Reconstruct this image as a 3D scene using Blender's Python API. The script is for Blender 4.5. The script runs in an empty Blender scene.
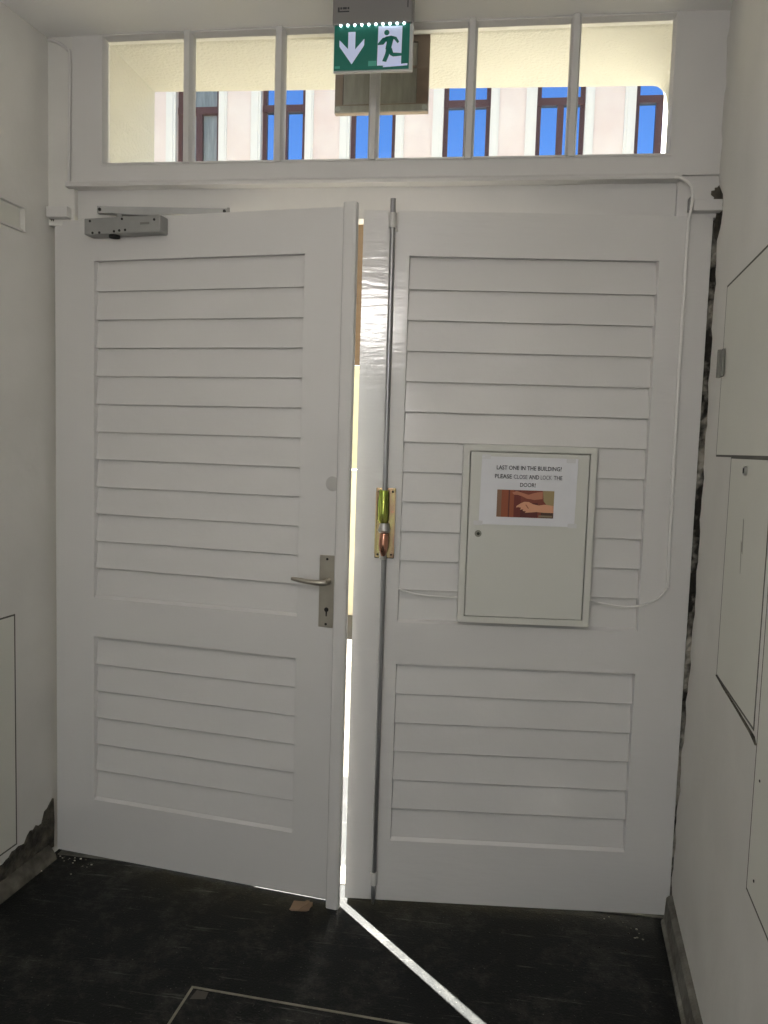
import bpy, bmesh, math, random
from mathutils import Vector, Matrix
S = bpy.context.scene
COL = S.collection

# ------------------------------------------------------------------ camera
F, PITCH, YAW, ROLL = 789.2, .0846, .1322, .031
CX, CD, CH = 1.5303, 2.6269, 1.55
cam = bpy.data.cameras.new('camera'); co = bpy.data.objects.new('camera', cam); COL.objects.link(co)
cam.sensor_fit = 'VERTICAL'; cam.sensor_height = 24.0; cam.lens = F / 1024 * 24.0
cam.clip_start = .02; cam.clip_end = 200
fw = Vector((-math.sin(YAW), math.cos(YAW), 0)); rt = Vector((math.cos(YAW), math.sin(YAW), 0)); up = Vector((0, 0, 1))
f2 = fw * math.cos(PITCH) - up * math.sin(PITCH); u2 = up * math.cos(PITCH) + fw * math.sin(PITCH)
r3 = rt * math.cos(ROLL) + u2 * math.sin(ROLL); u3 = -rt * math.sin(ROLL) + u2 * math.cos(ROLL)
M = Matrix((r3, u3, -f2)).transposed().to_4x4(); M.translation = Vector((CX, -CD, CH))
co.matrix_world = M
S.camera = co

# ------------------------------------------------------------------ sky, sun, exposure
S.view_settings.view_transform = 'Standard'; S.view_settings.look = 'None'
S.view_settings.exposure = 0.0; S.view_settings.gamma = 1.0; S.view_settings.use_curve_mapping = False
SKY_STRENGTH, SUN_STRENGTH, LAMP_STRENGTH, BACK_STRENGTH = .28, 78.0, 42.0, 12.0
w = bpy.data.worlds.new('world'); S.world = w; w.use_nodes = True
nt = w.node_tree; bg = nt.nodes['Background']
sky = nt.nodes.new('ShaderNodeTexSky'); sky.sky_type = 'NISHITA'; sky.sun_disc = False
sky.sun_elevation = math.radians(47.5); sky.sun_rotation = math.radians(-45); sky.ozone_density = 2.0; sky.air_density = 1.0; sky.dust_density = .4
nt.links.new(sky.outputs[0], bg.inputs[0]); bg.inputs[1].default_value = SKY_STRENGTH
sl = bpy.data.lights.new('sun', 'SUN'); sl.energy = SUN_STRENGTH; sl.angle = math.radians(.53); sl.color = (1, .97, .91)
so = bpy.data.objects.new('sun', sl); COL.objects.link(so)
sdir = Vector((math.sin(math.radians(44.2)), -math.cos(math.radians(44.2)), 0)) * math.cos(math.radians(47.5)) + Vector((0, 0, -math.sin(math.radians(47.5))))
so.rotation_euler = sdir.to_track_quat('-Z', 'Y').to_euler(); so.location = (-6, 8, 10)
al = bpy.data.lights.new('fill_light', 'AREA'); al.shape = 'RECTANGLE'; al.size = 1.1; al.size_y = 2.3; al.energy = BACK_STRENGTH; al.color = (.93, .97, 1)
ao = bpy.data.objects.new('fill_light', al); COL.objects.link(ao); ao.location = (.95, -5.75, 1.25); ao.rotation_euler = (math.radians(90), 0, 0)   # added area light behind the made-up back door, brightens the corridor
S.cycles.max_bounces = 10; S.cycles.diffuse_bounces = 6; S.cycles.transparent_max_bounces = 12

# ------------------------------------------------------------------ materials
def srgb(r, g, b):
    return tuple((c / 255 / 12.92 if c / 255 <= .04045 else ((c / 255 + .055) / 1.055) ** 2.4) for c in (r, g, b))
def mat(name, col, rough=.5, metal=0, var=.0, vscale=6, bump=0, bscale=40, stretch=(1, 1, 1), emit=None, estr=0, coat=0, col2=None, detail=4, ramp=None):
    m = bpy.data.materials.new(name); m.use_nodes = True; n = m.node_tree; b = n.nodes['Principled BSDF']
    b.inputs['Base Color'].default_value = (*col, 1); b.inputs['Roughness'].default_value = rough; b.inputs['Metallic'].default_value = metal
    b.inputs['Coat Weight'].default_value = coat
    tc = n.nodes.new('ShaderNodeTexCoord'); mp = n.nodes.new('ShaderNodeMapping'); mp.inputs['Scale'].default_value = stretch
    n.links.new(tc.outputs['Object'], mp.inputs[0])
    if var or col2:
        t = n.nodes.new('ShaderNodeTexNoise'); t.inputs['Scale'].default_value = vscale; t.inputs['Detail'].default_value = detail
        n.links.new(mp.outputs[0], t.inputs['Vector'])
        r = n.nodes.new('ShaderNodeValToRGB'); c2 = col2 or tuple(c * (1 - var) for c in col)
        r.color_ramp.elements[0].position, r.color_ramp.elements[1].position = ramp or (.35, .68)
        r.color_ramp.elements[0].color = (*c2, 1); r.color_ramp.elements[1].color = (*col, 1)
        n.links.new(t.outputs[0], r.inputs[0]); n.links.new(r.outputs[0], b.inputs['Base Color'])
    if bump:
        t = n.nodes.new('ShaderNodeTexNoise'); t.inputs['Scale'].default_value = bscale; t.inputs['Detail'].default_value = 3
        n.links.new(mp.outputs[0], t.inputs['Vector'])
        bm_ = n.nodes.new('ShaderNodeBump'); bm_.inputs['Strength'].default_value = bump; bm_.inputs['Distance'].default_value = .01
        n.links.new(t.outputs[0], bm_.inputs['Height']); n.links.new(bm_.outputs[0], b.inputs['Normal'])
    if emit:
        b.inputs['Emission Color'].default_value = (*emit, 1); b.inputs['Emission Strength'].default_value = estr
    return m
DOOR = mat('door_enamel', (.60, .59, .575), .15, bump=.05, bscale=40, stretch=(1, 1, 1), var=.03, vscale=3)
DOORV = mat('door_enamel_brushed', (.60, .59, .575), .15, bump=.10, bscale=60, stretch=(.2, 1, 1))
FRAME = mat('frame_paint', (.58, .57, .555), .35, bump=.05, bscale=25, var=.03)
PLASTER = mat('wall_plaster', (.66, .65, .615), .8, bump=.45, bscale=8, var=.11, vscale=2.6, detail=8)
CEIL = mat('ceiling_plaster', (.80, .79, .77), .85, bump=.2, bscale=7, var=.04, vscale=2)
PANELP = mat('panel_paint', (.60, .60, .54), .45, bump=.04, bscale=30, var=.03)
STEELG = mat('closer_grey', (.30, .30, .29), .42, .25, var=.1, vscale=20)
HOLE = mat('dark_hole', (.012, .011, .01), .8)
NICKEL = mat('satin_nickel', (.42, .39, .33), .36, .85, var=.1, vscale=30)
RODM = mat('rod_steel', (.36, .36, .37), .3, .8, var=.3, vscale=14, stretch=(1, 1, .2))
RODG = mat('rod_guide_paint', (.55, .54, .52), .3)
GALV = mat('galvanised', (.45, .45, .43), .4, .8, var=.2, vscale=60)
BOXP = mat('meter_box_paint', (.55, .55, .505), .45, bump=.02, bscale=90)
PAPER = mat('paper', (.66, .665, .69), .6, bump=.15, bscale=12, var=.04, vscale=9)
INK = mat('black_ink', (.025, .025, .03), .7)
INKG = mat('grey_ink', (.17, .17, .19), .7)
TAPE = mat('clear_tape', (.62, .62, .62), .18)
CABLEM = mat('white_cable', (.68, .67, .64), .4)
MASON = mat('bare_masonry', (.50, .46, .38), .95, col2=(.035, .03, .024), vscale=16, bump=1.0, bscale=60, stretch=(1, 1, .7), detail=8, ramp=(.45, .62))
SKIRT = mat('skirting_cement', (.185, .18, .155), .85, col2=(.08, .075, .06), vscale=12, bump=.6, bscale=35, detail=7)
TORN = mat('torn_cement', (.12, .108, .08), .95, col2=(.025, .022, .017), vscale=22, bump=1.0, bscale=55, detail=8)
STONE = mat('front_stone', (.16, .15, .14), .9, bump=.4, bscale=30)
STUCCO = mat('porch_stucco', (.47, .455, .405), .9, bump=.5, bscale=70, var=.04, vscale=4)
BROWNEDGE = mat('lamp_bronze', (.27, .20, .165), .4, .1, var=.2, vscale=20)
LAMPG = mat('lamp_lens_grey', (.42, .41, .37), .25, var=.2, vscale=9, stretch=(6, 1, 1))
PINK = mat('facade_pink', (.74, .62, .61), .9, vscale=1.2, col2=(.80, .72, .71))
WHITEF = mat('facade_white', (.78, .77, .77), .85)
CREAMF = mat('facade_cream', (.86, .78, .52), .9, var=.1)
WINB = mat('window_brown', (.075, .03, .032), .5)
SHUT = mat('shutter_brown', (.19, .12, .06), .6, var=.2, stretch=(1, 1, 30))
PAVE = mat('pavement', (.135, .12, .088), .9, var=.2, vscale=3)
ROOMD = mat('room_dark', (.03, .03, .04), .9)
CURT = mat('curtain', (.5, .53, .56), .9, var=.3, vscale=8, stretch=(4, 1, .3))
BRASSF = mat('mat_frame_metal', (.30, .28, .22), .5, .5, var=.3, vscale=30)
CARD = mat('cardboard', (.24, .16, .10), .8, var=.2)

for m_ in (DOOR, DOORV): m_.node_tree.nodes['Principled BSDF'].inputs['IOR'].default_value = 1.58
def floor_mat(name, tint=1.0):
    m = bpy.data.materials.new(name); m.use_nodes = True; n = m.node_tree; b = n.nodes['Principled BSDF']; L = n.links
    tc = n.nodes.new('ShaderNodeTexCoord')
    t1 = n.nodes.new('ShaderNodeTexNoise'); t1.inputs['Scale'].default_value = 4.5; t1.inputs['Detail'].default_value = 12; t1.inputs['Roughness'].default_value = .86
    t2 = n.nodes.new('ShaderNodeTexNoise'); t2.inputs['Scale'].default_value = 150; t2.inputs['Detail'].default_value = 4
    mp = n.nodes.new('ShaderNodeMapping'); mp.inputs['Rotation'].default_value = (0, 0, .7); mp.inputs['Scale'].default_value = (2.0, 34, 1)
    t3 = n.nodes.new('ShaderNodeTexNoise'); t3.inputs['Scale'].default_value = 1.5; t3.inputs['Detail'].default_value = 5; t3.inputs['Roughness'].default_value = .75
    for t in (t1, t2): L.new(tc.outputs['Object'], t.inputs['Vector'])
    L.new(tc.outputs['Object'], mp.inputs[0]); L.new(mp.outputs[0], t3.inputs['Vector'])
    r1 = n.nodes.new('ShaderNodeValToRGB'); e = r1.color_ramp.elements
    e[0].position = .50; e[0].color = (.003 * tint, .004 * tint, .0034 * tint, 1); e[1].position = .82; e[1].color = (.085 * tint, .083 * tint, .075 * tint, 1)
    b.inputs['Specular IOR Level'].default_value = .25
    L.new(t1.outputs[0], r1.inputs[0])
    r2 = n.nodes.new('ShaderNodeValToRGB'); e = r2.color_ramp.elements; e[0].position = .66; e[0].color = (0, 0, 0, 1); e[1].position = .74; e[1].color = (.09, .088, .08, 1)
    L.new(t2.outputs[0], r2.inputs[0])
    r3_ = n.nodes.new('ShaderNodeValToRGB'); e = r3_.color_ramp.elements; e[0].position = .60; e[0].color = (0, 0, 0, 1); e[1].position = .74; e[1].color = (.10, .098, .09, 1)
    L.new(t3.outputs[0], r3_.inputs[0])
    a1 = n.nodes.new('ShaderNodeMixRGB'); a1.blend_type = 'ADD'; a1.inputs[0].default_value = 1; L.new(r1.outputs[0], a1.inputs[1]); L.new(r2.outputs[0], a1.inputs[2])
    a2 = n.nodes.new('ShaderNodeMixRGB'); a2.blend_type = 'ADD'; a2.inputs[0].default_value = 1; L.new(a1.outputs[0], a2.inputs[1]); L.new(r3_.outputs[0], a2.inputs[2])
    L.new(a2.outputs[0], b.inputs['Base Color'])
    rr = n.nodes.new('ShaderNodeMapRange'); rr.inputs[3].default_value = .45; rr.inputs[4].default_value = .8; L.new(t1.outputs[0], rr.inputs[0]); L.new(rr.outputs[0], b.inputs['Roughness'])
    bu = n.nodes.new('ShaderNodeBump'); bu.inputs['Strength'].default_value = .35; bu.inputs['Distance'].default_value = .004
    L.new(t2.outputs[0], bu.inputs['Height']); L.new(bu.outputs[0], b.inputs['Normal'])
    return m
FLOOR = floor_mat('black_floor'); FLOOR2 = floor_mat('black_mat_plate', .8)

def glass(name, tint=(1, 1, 1), rough=.02, refl=.35):
    m = bpy.data.materials.new(name); m.use_nodes = True; n = m.node_tree; n.nodes.clear(); L = n.links
    o = n.nodes.new('ShaderNodeOutputMaterial'); mx = n.nodes.new('ShaderNodeMixShader'); tr = n.nodes.new('ShaderNodeBsdfTransparent'); gl = n.nodes.new('ShaderNodeBsdfGlossy')
    tr.inputs[0].default_value = (*tint, 1); gl.inputs['Roughness'].default_value = rough
    fr = n.nodes.new('ShaderNodeFresnel'); fr.inputs[0].default_value = 1.45
    L.new(fr.outputs[0], mx.inputs[0]); L.new(tr.outputs[0], mx.inputs[1]); L.new(gl.outputs[0], mx.inputs[2]); L.new(mx.outputs[0], o.inputs[0])
    return m
GLASS = glass('window_glass', (.98, .99, .98))
def emis(name, col, s, base=None):
    return mat(name, base or col, .4, emit=col, estr=s)
LEDM = emis('led_white', (.75, .95, 1), 9)
SIGNG = emis('sign_green', (0, .20, .14), .14, (.0, .085, .062))
SIGNW = emis('sign_white', (.5, .55, .85), .28, (.5, .55, .68))
SIGNH = mat('sign_housing', (.17, .165, .16), .45)
SIGNF = mat('sign_frame', (.45, .46, .45), .35)
LAMPM = emis('added_lamp_opal', (1, .955, .925), LAMP_STRENGTH)
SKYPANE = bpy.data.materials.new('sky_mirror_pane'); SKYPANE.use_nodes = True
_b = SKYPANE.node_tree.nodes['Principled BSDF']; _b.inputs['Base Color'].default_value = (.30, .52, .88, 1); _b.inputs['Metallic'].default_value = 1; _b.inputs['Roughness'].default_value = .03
ZINC = mat('yellow_zinc', (.42, .37, .17), .26, .95, col2=(.34, .20, .15), vscale=24, stretch=(1, 1, .5))
ZINCG = mat('green_zinc', (.30, .42, .08), .22, .95, col2=(.50, .46, .12), vscale=18)
COPPER = mat('copper_knob', (.50, .25, .17), .25, .9, var=.2, vscale=20)

# ------------------------------------------------------------------ mesh helpers
def box(bm, x0, x1, y0, y1, z0, z1):
    v = [bm.verts.new(p) for p in ((x0, y0, z0), (x1, y0, z0), (x1, y1, z0), (x0, y1, z0), (x0, y0, z1), (x1, y0, z1), (x1, y1, z1), (x0, y1, z1))]
    fs = []
    for q in ((0, 3, 2, 1), (4, 5, 6, 7), (0, 1, 5, 4), (1, 2, 6, 5), (2, 3, 7, 6), (3, 0, 4, 7)):
        fs.append(bm.faces.new([v[i] for i in q]))
    return fs
def hexa(bm, p):
    v = [bm.verts.new(q) for q in p]
    return [bm.faces.new([v[i] for i in q]) for q in ((0, 3, 2, 1), (4, 5, 6, 7), (0, 1, 5, 4), (1, 2, 6, 5), (2, 3, 7, 6), (3, 0, 4, 7))]
def bxm(x0, x1, y0, y1, z0, z1, bev=0, seg=2):
    bm = bmesh.new(); box(bm, x0, x1, y0, y1, z0, z1)
    if bev: bmesh.ops.bevel(bm, geom=bm.edges[:], offset=bev, segments=seg, affect='EDGES', profile=.6)
    return bm
def tube(bm, pts, r, n=10, cap=True):
    pts = [Vector(p) for p in pts]; rings = []
    rs = r if isinstance(r, (list, tuple)) else [r] * len(pts)
    for i, p in enumerate(pts):
        d = (pts[min(i + 1, len(pts) - 1)] - pts[max(i - 1, 0)]).normalized()
        a = Vector((0, 0, 1)) if abs(d.z) < .9 else Vector((0, 1, 0))
        u = d.cross(a).normalized(); v = d.cross(u)
        rings.append([bm.verts.new(p + (u * math.cos(2 * math.pi * k / n) + v * math.sin(2 * math.pi * k / n)) * rs[i]) for k in range(n)])
    for a, b in zip(rings, rings[1:]):
        for k in range(n): bm.faces.new((a[k], a[(k + 1) % n], b[(k + 1) % n], b[k]))
    if cap: bm.faces.new(rings[0][::-1]); bm.faces.new(rings[-1])
def prism(bm, poly, to3, depth):
    """poly: 2-D outline; to3(u, v, d) -> point"""
    a = [bm.verts.new(to3(u, v, 0)) for u, v in poly]; b = [bm.verts.new(to3(u, v, depth)) for u, v in poly]
    n = len(poly)
    bm.faces.new(a); bm.faces.new(b[::-1])
    for k in range(n): bm.faces.new((a[k], b[k], b[(k + 1) % n], a[(k + 1) % n]))
def disc(bm, c, r, n=20, y=0, th=.002):
    prism(bm, [(c[0] + r * math.cos(2 * math.pi * k / n), c[1] + r * math.sin(2 * math.pi * k / n)) for k in range(n)], lambda u, v, d: (u, y + d, v), th)
def obj(name, bm, m, parent=None, smooth=False, loc=None, rotz=0):
    bmesh.ops.recalc_face_normals(bm, faces=bm.faces[:])
    me = bpy.data.meshes.new(name); bm.to_mesh(me); bm.free()
    for x in (m if isinstance(m, (list, tuple)) else [m]): me.materials.append(x)
    if smooth:
        for p in me.polygons: p.use_smooth = True
        try: me.set_sharp_from_angle(angle=math.radians(40))
        except Exception: pass
    o = bpy.data.objects.new(name, me); COL.objects.link(o)
    if parent: o.parent = parent
    if loc: o.location = loc
    if rotz: o.rotation_euler = (0, 0, rotz)
    return o
def empty(name, loc, rotz=0):
    o = bpy.data.objects.new(name, None); COL.objects.link(o); o.location = loc; o.rotation_euler = (0, 0, rotz); o.empty_display_size = .1; return o
def struct(o, label=None, cat=None):
    o['kind'] = 'structure'
    if label: o['label'] = label
    if cat: o['category'] = cat
    return o
def tag(o, label, cat, group=None):
    o['label'] = label; o['category'] = cat
    if group: o['group'] = group
    return o
def grid_slab(fn, us, vs, tvec):
    """front surface fn(u,v) with thickness tvec"""
    bm = bmesh.new(); A = [[bm.verts.new(fn(u, v)) for v in vs] for u in us]; t = Vector(tvec)
    B = [[bm.verts.new(Vector(p.co) + t) for p in row] for row in A]
    nu, nv = len(us), len(vs)
    for i in range(nu - 1):
        for j in range(nv - 1):
            bm.faces.new((A[i][j], A[i + 1][j], A[i + 1][j + 1], A[i][j + 1])); bm.faces.new((B[i][j], B[i][j + 1], B[i + 1][j + 1], B[i + 1][j]))
    for i in range(nu - 1):
        for j in (0, nv - 1): bm.faces.new((A[i][j], B[i][j], B[i + 1][j], A[i + 1][j]))
    for j in range(nv - 1):
        for i in (0, nu - 1): bm.faces.new((A[i][j], A[i][j + 1], B[i][j + 1], B[i][j]))
    return bm
def lin(a, b, n): return [a + (b - a) * i / (n - 1) for i in range(n)]
def interp(tab, x):
    if x <= tab[0][0]: return tab[0][1]
    for (a, p), (b, q) in zip(tab, tab[1:]):
        if x <= b: return p + (q - p) * (x - a) / (b - a)
    return tab[-1][1]
def text_mesh(body, size, align='CENTER', ext=0.0002, sx=1.0):
    c = bpy.data.curves.new('t', 'FONT'); c.body = body; c.size = size; c.align_x = align; c.extrude = ext; c.resolution_u = 3; c.offset = size * .012
    o = bpy.data.objects.new('t', c); COL.objects.link(o)
    bpy.context.view_layer.update()
    me = bpy.data.meshes.new_from_object(o.evaluated_get(bpy.context.evaluated_depsgraph_get()))
    COL.objects.unlink(o); bpy.data.objects.remove(o)
    bm = bmesh.new(); bm.from_mesh(me); bpy.data.meshes.remove(me)
    for v in bm.verts: v.co = Vector((v.co.x * sx, -v.co.z, v.co.y))      # upright, facing -y
    return bm

SK = .09                                  # the corridor runs slightly askew of the doorway
def LX(y): return -.02 + SK * y
def RX(y): return 2.185 + SK * y
ZC = 2.893
BACK = -5.5
rnd = random.Random(4)

# ------------------------------------------------------------------ room shell
us = [-5.5, -4.5, -3.5, -2.6, -2] + lin(-1.6, .08, 34)
def lw(u, v):
    n = 0
    return (LX(u) + n * min(1, -u * 4 if u < 0 else 0), u, v)
struct(obj('wall_left', grid_slab(lw, us, lin(-.02, ZC + .05, 40), (-.2, 0, 0)), PLASTER, smooth=True))
GAP = [(-.1, .0), (.0, .002), (.35, .003), (.75, .012), (1.1, .019), (1.6, .019), (2.1, .015), (2.22, .015), (2.27, .03), (2.33, .03), (2.4, .006), (2.9, .006)]
vsr = lin(-.02, ZC + .05, 90)
def rw_(u, v):
    n = 0
    k = math.exp(-max(0, -u) / .07)
    e = interp(GAP, v) + (.0025 * math.sin(31 * v) + .002 * math.sin(73 * v + 1))
    if u > -.001: e += .0
    return (RX(min(u, 0)) + n * min(1, -u * 4 if u < 0 else 0) + e * k, min(u, -.004), v)
struct(obj('wall_right', grid_slab(rw_, [-5.5, -4.5, -3.5, -2.6, -2] + lin(-1.6, -.2, 20) + lin(-.17, -.004, 8), vsr, (.2, 0, 0)), PLASTER, smooth=True))
bm = bmesh.new(); hexa(bm, [(LX(BACK) - .3, BACK - .2, -.12), (RX(BACK) + .4, BACK - .2, -.12), (2.5, .9, -.12), (-.3, .9, -.12), (LX(BACK) - .3, BACK - .2, 0), (RX(BACK) + .4, BACK - .2, 0), (2.5, .9, 0), (-.3, .9, 0)])
struct(obj('floor', bm, FLOOR))
def cl(u, v):
    return (u, v, ZC + .004 * math.sin(5 * u + 2) * math.sin(6 * v) - .006 * math.exp(-abs(v + .02) / .05) * math.sin(u * 9) ** 2)
struct(obj('ceiling', grid_slab(cl, lin(-1.0, 2.5, 36), [-5.7, -4, -3, -2] + lin(-1.5, .0, 24), (0, 0, .15)), CEIL, smooth=True))
# unseen back wall, its glazed opening made up to let in added light
bm = bmesh.new(); xa, xb = LX(BACK) - .2, RX(BACK) + .2
box(bm, xa, .40, BACK - .2, BACK, 0, ZC); box(bm, 1.50, xb, BACK - .2, BACK, 0, ZC); box(bm, .40, 1.50, BACK - .2, BACK, 2.45, ZC)
struct(obj('wall_back', bm, PLASTER))
w2 = empty('window_2_added', (.95, BACK - .1, 0)); struct(w2)  # made-up opening, added for the light from behind
bm = bmesh.new(); hw = .55
for x in (-hw, hw - .06): box(bm, x, x + .06, -.03, .03, 0, 2.45)
for z in (0, 1.0, 2.39): box(bm, -hw, hw, -.025, .025, z, z + .06)
obj('window_frame', bm, FRAME, w2)
obj('pane', bxm(-hw + .01, hw - .01, -.003, .003, .03, 2.42), GLASS, w2)

# front wall of the building around the porch
bm = bmesh.new()
box(bm, -5, -.02, .05, .655, -.12, 7.0); box(bm, 2.22, 8, .05, .735, -.12, 7.0); hexa(bm, [(-.02, .05, 3.06), (2.22, .05, 3.06), (2.22, .735, 3.06), (-.02, .635, 3.06), (-.02, .05, 7), (2.22, .05, 7), (2.22, .735, 7), (-.02, .635, 7)])
struct(obj('wall_front', bm, STONE))
bm = bmesh.new()
box(bm, -.02, .062, .075, .67, -.12, 3.06); box(bm, 2.150, 2.22, .05, .74, -.12, 3.06)
hexa(bm, [(.062, .05, 3.0), (2.15, .05, 3.0), (2.15, .74, 3.0), (.062, .665, 3.0), (.062, .05, 3.06), (2.15, .05, 3.06), (2.15, .74, 3.06), (.062, .665, 3.06)])
r = .045                                   # rounded right head of the porch
prism(bm, [(2.15, 3.0)] + [(2.15 - r + r * math.cos(a), 3.0 - r + r * math.sin(a)) for a in lin(0, math.pi / 2, 8)], lambda u, v, d: (u, .35 + d, v), .39)
box(bm, -.3, 2.45, .0, .1, 2.905, 3.0)
struct(obj('wall_porch', bm, STUCCO))
struct(obj('trim_porch_step', bxm(.072, 2.15, .72, 1.15, -.15, -.02, .01), PAVE))

# plaster strip between left wall and transom, header above the doors
struct(obj('trim_plaster_strip', bxm(-.04, .075, -.004, .052, 2.27, 2.9, .003), PLASTER))
bm = bmesh.new(); hexa(bm, [(-.04, .018, 2.298), (2.2, .018, 2.288), (2.2, .085, 2.288), (-.04, .085, 2.298), (-.04, .018, 2.44), (2.2, .018, 2.44), (2.2, .085, 2.44), (-.04, .085, 2.44)])
struct(obj('trim_header', bm, FRAME))
struct(obj('trim_header_right', bxm(2.07, 2.2, -.002, .05, 2.283, 2.41, .003), FRAME))

struct(obj('trim_bounce_strip', bxm(.0, 2.18, .0, .12, -.01, .003, .001), SKIRT))  # added paler strip, bounces light for the glow under the doors
# bare masonry visible in the gap beside the right leaf, and along the left hinge side
def crumble(name, x0, x1, y0, z0, z1, n, seed, m=MASON, amp=.008):
    r_ = random.Random(seed); bm = bmesh.new(); zs = lin(z0, z1, n); xs = lin(x0, x1, 6)
    A = [[bm.verts.new((x + r_.uniform(-amp, amp) * .4, y0 + r_.uniform(-amp, amp) + .6 * amp * math.sin(z * 21), z)) for z in zs] for x in xs]
    B = [[bm.verts.new((v.co.x, y0 + .06, v.co.z)) for v in row] for row in A]
    for i in range(5):
        for j in range(n - 1):
            bm.faces.new((A[i][j], A[i + 1][j], A[i + 1][j + 1], A[i][j + 1])); bm.faces.new((B[i][j], B[i][j + 1], B[i + 1][j + 1], B[i + 1][j]))
    for i in range(5):
        for j in (0, n - 1): bm.faces.new((A[i][j], B[i][j], B[i + 1][j], A[i + 1][j]))
    for j in range(n - 1):
        for i in (0, 5): bm.faces.new((A[i][j], A[i][j + 1], B[i][j + 1], B[i][j]))
    return struct(obj(name, bm, m, smooth=False))
crumble('trim_masonry_right', 2.175, 2.26, .03, 0, 2.42, 150, 3)

# skirting boards
bm = bmesh.new()
prof = [(0, 0), (.034, 0), (.034, .012), (.026, .02), (.022, .09), (.014, .098), (0, .10)]
prism(bm, prof, lambda u, v, d: (RX(-.03 - d) + .004 - u, -.03 - d, v), 5.45)
struct(obj('baseboard_right', bm, SKIRT, smooth=False))
bm = bmesh.new()
prof = [(0, 0), (.040, 0), (.036, .02), (.026, .034), (.012, .05), (0, .055)]
prism(bm, prof, lambda u, v, d: (LX(-.03 - d) - .003 + u, -.03 - d, v), 5.45)
struct(obj('baseboard_left', bm, mat('skirting_old', (.13, .12, .095), .9, col2=(.04, .037, .03), vscale=14, bump=.8, bscale=40, detail=8)))
# torn-off plaster above the left skirting, higher towards the door
r_ = random.Random(9); bm = bmesh.new(); ys = lin(.0, -1.4, 90); top = []; bot = []
hh = [(0, .215), (.04, .19), (.07, .145), (.12, .155), (.16, .125), (.22, .12), (.3, .100), (.5, .09), (1.4, .09)]
for y in ys:
    h = interp(hh, -y) + r_.uniform(-.008, .008)
    top.append((y, h))
va = [bm.verts.new((LX(y) + .004 + r_.uniform(0, .003), y, .03)) for y, h in top]
vb = [bm.verts.new((LX(y) + .006 + r_.uniform(0, .004), y, h * .6)) for y, h in top]
vc = [bm.verts.new((LX(y) + .005 + r_.uniform(0, .002), y, h)) for y, h in top]
vd = [bm.verts.new((LX(y) - .01, y, h + .002)) for y, h in top]; ve = [bm.verts.new((LX(y) - .01, y, .03)) for y, h in top]
for i in range(len(ys) - 1):
    for a, b in ((va, vb), (vb, vc), (vc, vd), (ve, va), (vd, ve)): bm.faces.new((a[i], a[i + 1], b[i + 1], b[i]))
bm.faces.new([x[0] for x in (va, vb, vc, vd, ve)]); bm.faces.new([x[-1] for x in (ve, vd, vc, vb, va)])
struct(obj('trim_torn_plaster', bm, TORN))

# ------------------------------------------------------------------ transom window
win = empty('window_1', (1.1, 0, 2.41)); struct(win)
GX0, GX1, GZ0, GZ1 = .188, 2.030, 2.480, 2.880
def P(bm):                                # world -> window local
    for v in bm.verts: v.co -= Vector((1.1, 0, 2.41))
    return bm
bm = bmesh.new()
hz = .058
box(bm, .072, GX0 - .012, -.012, .05, 2.41, 2.90); box(bm, GX1 + .012, 2.20, -.012, .05, 2.41, 2.90)
box(bm, GX0 - .012, GX1 + .012, -.012, .05, 2.41, GZ0 - .012); box(bm, GX0 - .012, GX1 + .012, -.012, .05, GZ1 + .008, 2.91)
obj('frame', P(bm), FRAME, win)
bm = bmesh.new()                          # glazing beads, chamfered
def bead(x0, x1, z0, z1):
    w_ = .013
    for (a, b) in (((x0, z0), (x1, z0)), ((x1, z0), (x1, z1)), ((x1, z1), (x0, z1)), ((x0, z1), (x0, z0))):
        pass
    o4 = [(x0 - w_, z0 - w_), (x1 + w_, z0 - w_), (x1 + w_, z1 + w_), (x0 - w_, z1 + w_)]; i4 = [(x0, z0), (x1, z0), (x1, z1), (x0, z1)]
    vo = [bm.verts.new((x, -.016, z)) for x, z in o4]; vm = [bm.verts.new((x + (1 if k in (0, 3) else -1) * -.006, -.016, z + (1 if k in (0, 1) else -1) * -.006)) for k, (x, z) in enumerate(i4)]
    vi = [bm.verts.new((x, .014, z)) for x, z in i4]; vb_ = [bm.verts.new((x, .03, z)) for x, z in o4]
    for A, B in ((vo, vm), (vm, vi), (vi, vb_), (vb_, vo)):
        for k in range(4): bm.faces.new((A[k], A[(k + 1) % 4], B[(k + 1) % 4], B[k]))
bead(GX0, GX1, GZ0, GZ1)
obj('glazing_bead', P(bm), FRAME, win)
MX = [.474, .778, 1.092, 1.397, 1.712]
mx_px = [189, 280, 374.5, 470.5, 573]
o_ = Vector((CX, -CD, CH))
MX = []
for px in mx_px:
    d = f2 + (px - 384) / F * r3 - (95 - 512) / F * u3; t = (0 - o_.y) / d.y; MX.append((o_ + t * d).x)
for x in MX:
    bm = bmesh.new()
    prism(bm, [(-.016, -.004), (-.0155, -.010), (-.012, -.018), (-.009, -.025), (.009, -.025), (.012, -.018), (.0155, -.010), (.016, -.004), (.016, .02), (-.016, .02)], lambda u, v, d: (x + u, v, GZ0 - .012 + d), GZ1 - GZ0 + .03)
    obj('muntin', P(bm), FRAME, win)
ex = [GX0] + MX + [GX1]
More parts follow.
